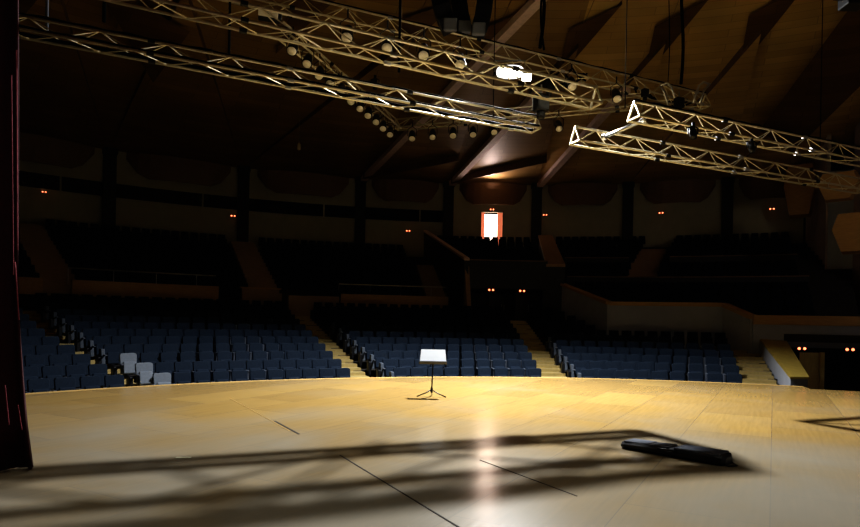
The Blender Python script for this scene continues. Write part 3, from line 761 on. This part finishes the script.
# bent white brackets
for i, (x, y, fl_, lab) in enumerate(((668, 94, 1, 'bent white bracket nearer the flood light on the long truss'), (702, 93, -1, 'bent white bracket at the outer end of the long truss'))):
    p = atZ(x, y, 9.75); o = empty('bent_bracket', p, lab, 'bracket')
    MB().path([p+Vector((.30*fl_,0,-.35)), p+Vector((.12*fl_,0,.25)), p+Vector((-.05*fl_,0,.38)), p+Vector((-.28*fl_,0,.30))], .04, 8).build('arm', M['steel'], o, smooth=True)
    MB().path([p+Vector((.05*fl_,.1,-.35)), p+Vector((-.12*fl_,.1,.15)), p+Vector((-.26*fl_,.05,.30))], .035, 8).build('arm', M['steel'], o, smooth=True)
# cable tangle on the flood light truss
pts_ = []
rnd = random.Random(3)
for (x, y) in ((520,70),(548,78),(560,84),(652,97),(684,100)):
    b = MB(); q = atZ(x, y, 9.9); pp = [q]
    for k in range(16): q = q + Vector((rnd.uniform(-.28,.30), rnd.uniform(-.1,.1), rnd.uniform(-.16,.14))); pp.append(q)
    b.path(pp, .03); 
    tag(b.build('cable_bundle', M['cable'], smooth=True), {520:'loose black cables over the flood light', 548:'tangled black cables right of the flood light', 560:'black cable coil on the truss beyond the tangle', 652:'black cable coil left of the bent white brackets', 684:'black cables tangled among the bent white brackets'}[x], 'cable')

# hanging line-array speakers
def array(pxs, Y, label):
    p = atY(*pxs[0], Y); o = empty('line_array_speaker', p, label, 'speaker')
    pts = [atY(*q, Y) for q in pxs]
    for i, (a, b) in enumerate(zip(pts[:-1], pts[1:])):
        d = (b-a); ang = math.atan2(d.x, -d.z); c = (a+b)/2
        m = Matrix.Translation(c) @ Matrix.Rotation(-ang, 4, 'Y')
        hw, hd, hh = .25, .30, d.length/2*.93
        cab = o and MB().hexa([m @ Vector(v) for v in ((-hw,-hd*.7,-hh),(hw,-hd*.7,-hh),(hw*.8,hd,-hh),(-hw*.8,hd,-hh),(-hw,-hd,hh),(hw,-hd,hh),(hw*.8,hd,hh),(-hw*.8,hd,hh))]).build('cabinet', M['black'], o, bevel=.02)
    a, b = pts[-2], pts[-1]; c = b + Vector((0,0,-.02))
    MB().box(c+Vector((0,-.15,.1)), (.40,.36,.34), rx=.25).build('grille', M['speaker_face'], o, bevel=.03)
array(((434,-34),(436,-20),(438,-6),(441,8),(445,20),(450,30)), 18.5, 'curved column of black speakers hanging left, tipping toward the stage')
array(((457,-34),(457,-20),(458,-6),(459,8),(461,20),(464,32)), 19.5, 'middle black speaker column with pale bottom cabinet')
array(((486,-34),(486,-20),(485,-6),(484,8),(482,21),(478,34)), 19.0, 'straight black speaker column nearest the flood light')
p = atY(853, 1, 14.0); o = empty('hanging_speaker', p, 'black loudspeaker cut off at the top right corner', 'speaker')
MB().box(p, (.46,.4,.30)).build('cabinet', M['black'], o, bevel=.03)
MB().box(p+Vector((-.32,0,.04)), (.22,.06,.04)).build('bracket', M['black'], o)
MB().tube(p+Vector((0,0,.1)), p+Vector((0,0,4)), .02, 6).build('drop_wire', M['cable'], o)

# ------------------------------------------------------------------ the flood light
LP = atZ(510, 72, 9.45)
o = empty('flood_light', LP, 'glaring white work light hanging under the long truss', 'flood light')
FD = Vector((-.04, -.58, -.80)).normalized()
mq = Matrix.Translation(LP) @ FD.to_track_quat('Z', 'Y').to_matrix().to_4x4()
hb = MB(); hb.hexa([mq @ Vector(v) for v in ((-.30,-.13,-.22),(.30,-.13,-.22),(.30,.13,-.22),(-.30,.13,-.22),(-.36,-.18,0),(.36,-.18,0),(.36,.18,0),(-.36,.18,0))])
hb.build('housing', M['black'], o, bevel=.02)
def oval(a, b, z0, z1, n=24):
    m_ = MB(); k_ = [(a*math.copysign(abs(math.cos(t))**.7, math.cos(t)), b*math.copysign(abs(math.sin(t))**.7, math.sin(t))) for t in [2*PI*i/n for i in range(n)]]
    m_.v = [mq @ Vector((x, y, z0)) for x, y in k_] + [mq @ Vector((x*.92, y*.9, z1)) for x, y in k_]
    m_.f = [tuple(range(n))[::-1], tuple(range(n, 2*n))] + [(i, (i+1) % n, (i+1) % n + n, i+n) for i in range(n)]
    return m_
oval(.42, .24, .0, .02).build('glow_rim', M['flood_glow'], o)  # oversized emissive rim stands for the glare round the glass
oval(.29, .13, .02, .05).build('glass', M['flood'], o)
MB().path([mq @ Vector(v) for v in ((-.46,0,-.05),(-.46,.1,-.45),(.46,.1,-.45),(.46,0,-.05))], .02).build('yoke', M['steel'], o)
p = atZ(526.5, 77.5, 9.3); o2 = empty('small_flood_light', p, 'small white glinting lamp just right of the glaring work light', 'flood light')
mq2 = Matrix.Translation(p) @ FD.to_track_quat('Z', 'Y').to_matrix().to_4x4()
MB().hexa([mq2 @ Vector(v) for v in ((-.13,-.11,-.18),(.13,-.11,-.18),(.13,.11,-.18),(-.13,.11,-.18),(-.16,-.14,0),(.16,-.14,0),(.16,.14,0),(-.16,.14,0))]).build('housing', M['black'], o2, bevel=.02)
MB().hexa([mq2 @ Vector(v) for v in ((-.14,-.12,0),(.14,-.12,0),(.14,.12,0),(-.14,.12,0),(-.13,-.11,.02),(.13,-.11,.02),(.13,.11,.02),(-.13,.11,.02))]).build('glass', M['flood'], o2)
def light(kind, name, loc, power, col, aim=None, **kw):
    l = bpy.data.lights.new(name, kind); l.energy = power; l.color = col
    for k_, v in kw.items(): setattr(l, k_, v)
    ob = bpy.data.objects.new(name, l); COL.objects.link(ob); ob.location = loc
    if aim is not None: ob.rotation_euler = (Vector(aim)-Vector(loc)).to_track_quat('-Z', 'Y').to_euler()
    return ob
light('AREA', 'flood_light_beam', LP + FD*.06, 3300, (0.97, 0.98, 1.0), LP + FD*5, shape='RECTANGLE', size=.10, size_y=.08, spread=math.radians(153))

light('SPOT', 'small_flood_spill', p + Vector((.1,.25,.1)), 80, (0.92, 0.93, 1.0), pol(35.5, -1.6, 13.0), spot_size=math.radians(34), spot_blend=.9, shadow_soft_size=.05)
light('AREA', 'side_wall_fill', (18.5, 15, 5.5), 24, (1.0, .86, .84), (22, 33, 7), shape='RECTANGLE', size=1, size_y=1, spread=math.radians(80))  # unseen offstage lamp added to brighten the mauve side wall
light('AREA', 'stage_house_fill', (-1, 3, 13.5), 75, (1.0, .93, .8), (-1, 3.5, 0), shape='RECTANGLE', size=5, size_y=5, spread=math.radians(75))  # unseen overhead fill added to lift the floor shadows
# glow of the lit doorway up on the ceiling
light('SPOT', 'doorway_uplight', pol(40.9, -.4, 10.9), 420, (1.0, .78, .72), pol(39.4, -.2, 12.2), spot_size=math.radians(145), spot_blend=1.0, shadow_soft_size=.3)
light('AREA', 'corridor_light', pol(RW+.2, -.2, 8.9), 28, (1.0, .72, .55), pol(30, -.2, 8.2), shape='RECTANGLE', size=1.2, size_y=1.2)

# ------------------------------------------------------------------ red velvet curtain at the left
cu = MB()
rows = 26; ncol = 90
x1t, x1b = -4.60, -4.32
for j in range(rows+1):
    t = j/rows; z = .03 + 12*t
    for i in range(ncol+1):
        s = i/ncol
        xr = (-4.36 - .23*(z/2.0)**.7) if z < 2 else (-4.59 - .08*min(1, (z-2)/4))
        x = xr - 5.0*s
        amp = .13*(1-.3*t)
        y = 6.85 + amp*math.sin(i*.72 + .35*math.sin(t*5)) + .04*math.sin(i*1.9+t*3)
        cu.v.append(Vector((x, y, z)))
for j in range(rows):
    for i in range(ncol):
        a = j*(ncol+1)+i; cu.f.append((a, a+1, a+ncol+2, a+ncol+1))
o = empty('stage_curtain', (-4.4, 6.85, 0), 'dark red velvet curtain hanging at the left edge of the stage', 'curtain')
c = cu.build('curtain_cloth', M['velvet'], o, smooth=True)
sm = c.modifiers.new('thick', 'SOLIDIFY'); sm.thickness = .03
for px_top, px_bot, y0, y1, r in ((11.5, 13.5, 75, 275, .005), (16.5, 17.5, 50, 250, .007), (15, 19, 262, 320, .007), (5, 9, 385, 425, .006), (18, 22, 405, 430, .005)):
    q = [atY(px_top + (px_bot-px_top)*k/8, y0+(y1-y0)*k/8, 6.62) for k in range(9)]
    MB().path(q, r).build('fold_highlight', M['velvet_highlight'], o, smooth=True)  # light catching the fold ridges, drawn as paler red strips

# ------------------------------------------------------------------ music stand
B0 = atZ(431.5, 396.5, 0)
o = empty('music_stand', B0, 'black music stand alone near the front of the stage, desk tilted back', 'music stand')
MB().tube(B0+Vector((0,0,.09)), B0+Vector((.02,0,.76)), .016, 10).build('pole', M['black'], o, smooth=True)
MB().lathe([(.022,0),(.028,.01),(.028,.09),(.02,.12)], B0+Vector((0,0,.09)), 12).build('hub', M['black'], o, smooth=True)
for ang in (200, 335, 88):
    a = math.radians(ang)
    MB().path([B0+Vector((0,0,.16)), B0+Vector((math.cos(a)*.14, math.sin(a)*.14, .09)), B0+Vector((math.cos(a)*.36, math.sin(a)*.36, .012))], .013, 8).build('leg', M['black'], o, smooth=True)
tl = math.radians(-42)
DC = B0 + Vector((.02, .03, .93)); md = Matrix.Translation(DC) @ Matrix.Rotation(tl, 4, 'X')
MB().hexa([md @ Vector(v) for v in ((-.315,0,-.20),(.315,0,-.20),(.315,.012,-.20),(-.315,.012,-.20),(-.29,0,.20),(.29,0,.20),(.29,.012,.20),(-.29,.012,.20))]).build('desk', M['black'], o, bevel=.003)
MB().hexa([md @ Vector(v) for v in ((-.32,-.075,-.225),(.32,-.075,-.225),(.32,.012,-.225),(-.32,.012,-.225),(-.32,-.075,-.195),(.32,-.075,-.195),(.32,.012,-.195),(-.32,.012,-.195))]).build('ledge', M['black'], o, bevel=.003)
MB().box(B0+Vector((.02,.05,.78)), (.06,.06,.12)).build('tilt_bracket', M['black'], o, bevel=.01)
pp = MB().hexa([md @ Vector(v) for v in ((-.305,-.012,-.192),(.305,-.012,-.192),(.305,-.002,-.192),(-.305,-.002,-.192),(-.283,-.012,.198),(.283,-.012,.198),(.283,-.002,.198),(-.283,-.002,.198))])
tag(pp.build('sheet_music', M['paper']), 'wide white sheet lying open on the music stand desk', 'paper')

# ------------------------------------------------------------------ long soft black case on the floor
ca, cb_ = atZ(629, 449.5, .0), atZ(727, 467, .0)
ax = (cb_-ca); L = ax.length + .12; ax.normalize(); mid = (ca+cb_)/2 + Vector((.04, .16, 0))
mc = Matrix.Translation(mid) @ Matrix.Rotation(math.atan2(ax.y, ax.x), 4, 'Z')
o = empty('instrument_case', mid, 'long soft black case lying on the stage floor at the end of the truss shadows', 'case')
def loft(secs, mb):
    n = len(secs[0]); k = len(mb.v)
    for s_ in secs: mb.v += [mc @ Vector(q) for q in s_]
    for i in range(len(secs)-1):
        for j in range(n): q = (j+1) % n; mb.f.append((k+i*n+j, k+i*n+q, k+(i+1)*n+q, k+(i+1)*n+j))
    mb.f.append(tuple(range(k, k+n))[::-1]); mb.f.append(tuple(range(k+(len(secs)-1)*n, k+len(secs)*n)))
    return mb
def sec(x, hw, z0, z1, r=.03): return [(x,-hw,z0+r),(x,-hw+r,z0),(x,hw-r,z0),(x,hw,z0+r),(x,hw,z1-r),(x,hw-r,z1),(x,-hw+r,z1),(x,-hw,z1-r)]
S = []
for t, w_, h_ in ((0,.10,.07),(.02,.15,.09),(.06,.17,.105),(.3,.18,.115),(.5,.18,.11),(.7,.19,.13),(.93,.19,.14),(.98,.17,.13),(1,.11,.10)):
    S.append(sec((t-.5)*L, w_, 0.002, h_, .035))
loft(S, MB()).build('case_body', M['case'], o, smooth=False, bevel=.012)
for t0, t1, w_, z in ((.04,.30,.13,.106),(.35,.50,.13,.114),(.55,.96,.16,.132)):
    loft([sec((t0-.5)*L, w_, z-.02, z-.004 , .006), sec((t0-.49)*L, w_+.01, z-.02, z+.008, .006), sec((t1-.51)*L, w_+.01, z-.02, z+.016, .006), sec((t1-.5)*L, w_, z-.02, z, .006)], MB()).build('lit_top_pad', M['case_top_lit'], o)
MB().path([mc @ Vector(v) for v in ((-.12,-.20,.09),(-.10,-.26,.11),(.10,-.26,.11),(.12,-.20,.09))], .014, 8).build('carry_handle', M['case'], o, smooth=True)
MB().path([mc @ Vector(v) for v in ((L*.46,-.1,.03),(L*.53,-.13,.012),(L*.57,-.02,.012),(L*.5,.08,.03))], .01, 6).build('strap', M['case'], o, smooth=True)

# ------------------------------------------------------------------ world, camera
w = bpy.data.worlds.new('world'); scn.world = w; w.use_nodes = True
w.node_tree.nodes['Background'].inputs[0].default_value = (.5, .55, .7, 1); w.node_tree.nodes['Background'].inputs[1].default_value = 0.0006
cam = bpy.data.cameras.new('camera'); co = bpy.data.objects.new('camera', cam); COL.objects.link(co)
cam.sensor_width = 36; cam.lens = F/860*36; cam.clip_end = 200
cam.shift_y = (HZ - 263.5)/860
co.matrix_world = Matrix.Translation((0, 0, H)) @ Matrix.Rotation(math.radians(90), 4, 'X') @ Matrix.Rotation(ROLL, 4, 'Z')
scn.camera = co
vs = scn.view_settings
vs.view_transform = 'Standard'; vs.look = 'High Contrast'; vs.exposure = -0.2
scn.cycles.max_bounces = 8; scn.cycles.diffuse_bounces = 5; scn.cycles.use_denoising = True
scn.cycles.sample_clamp_indirect = 6
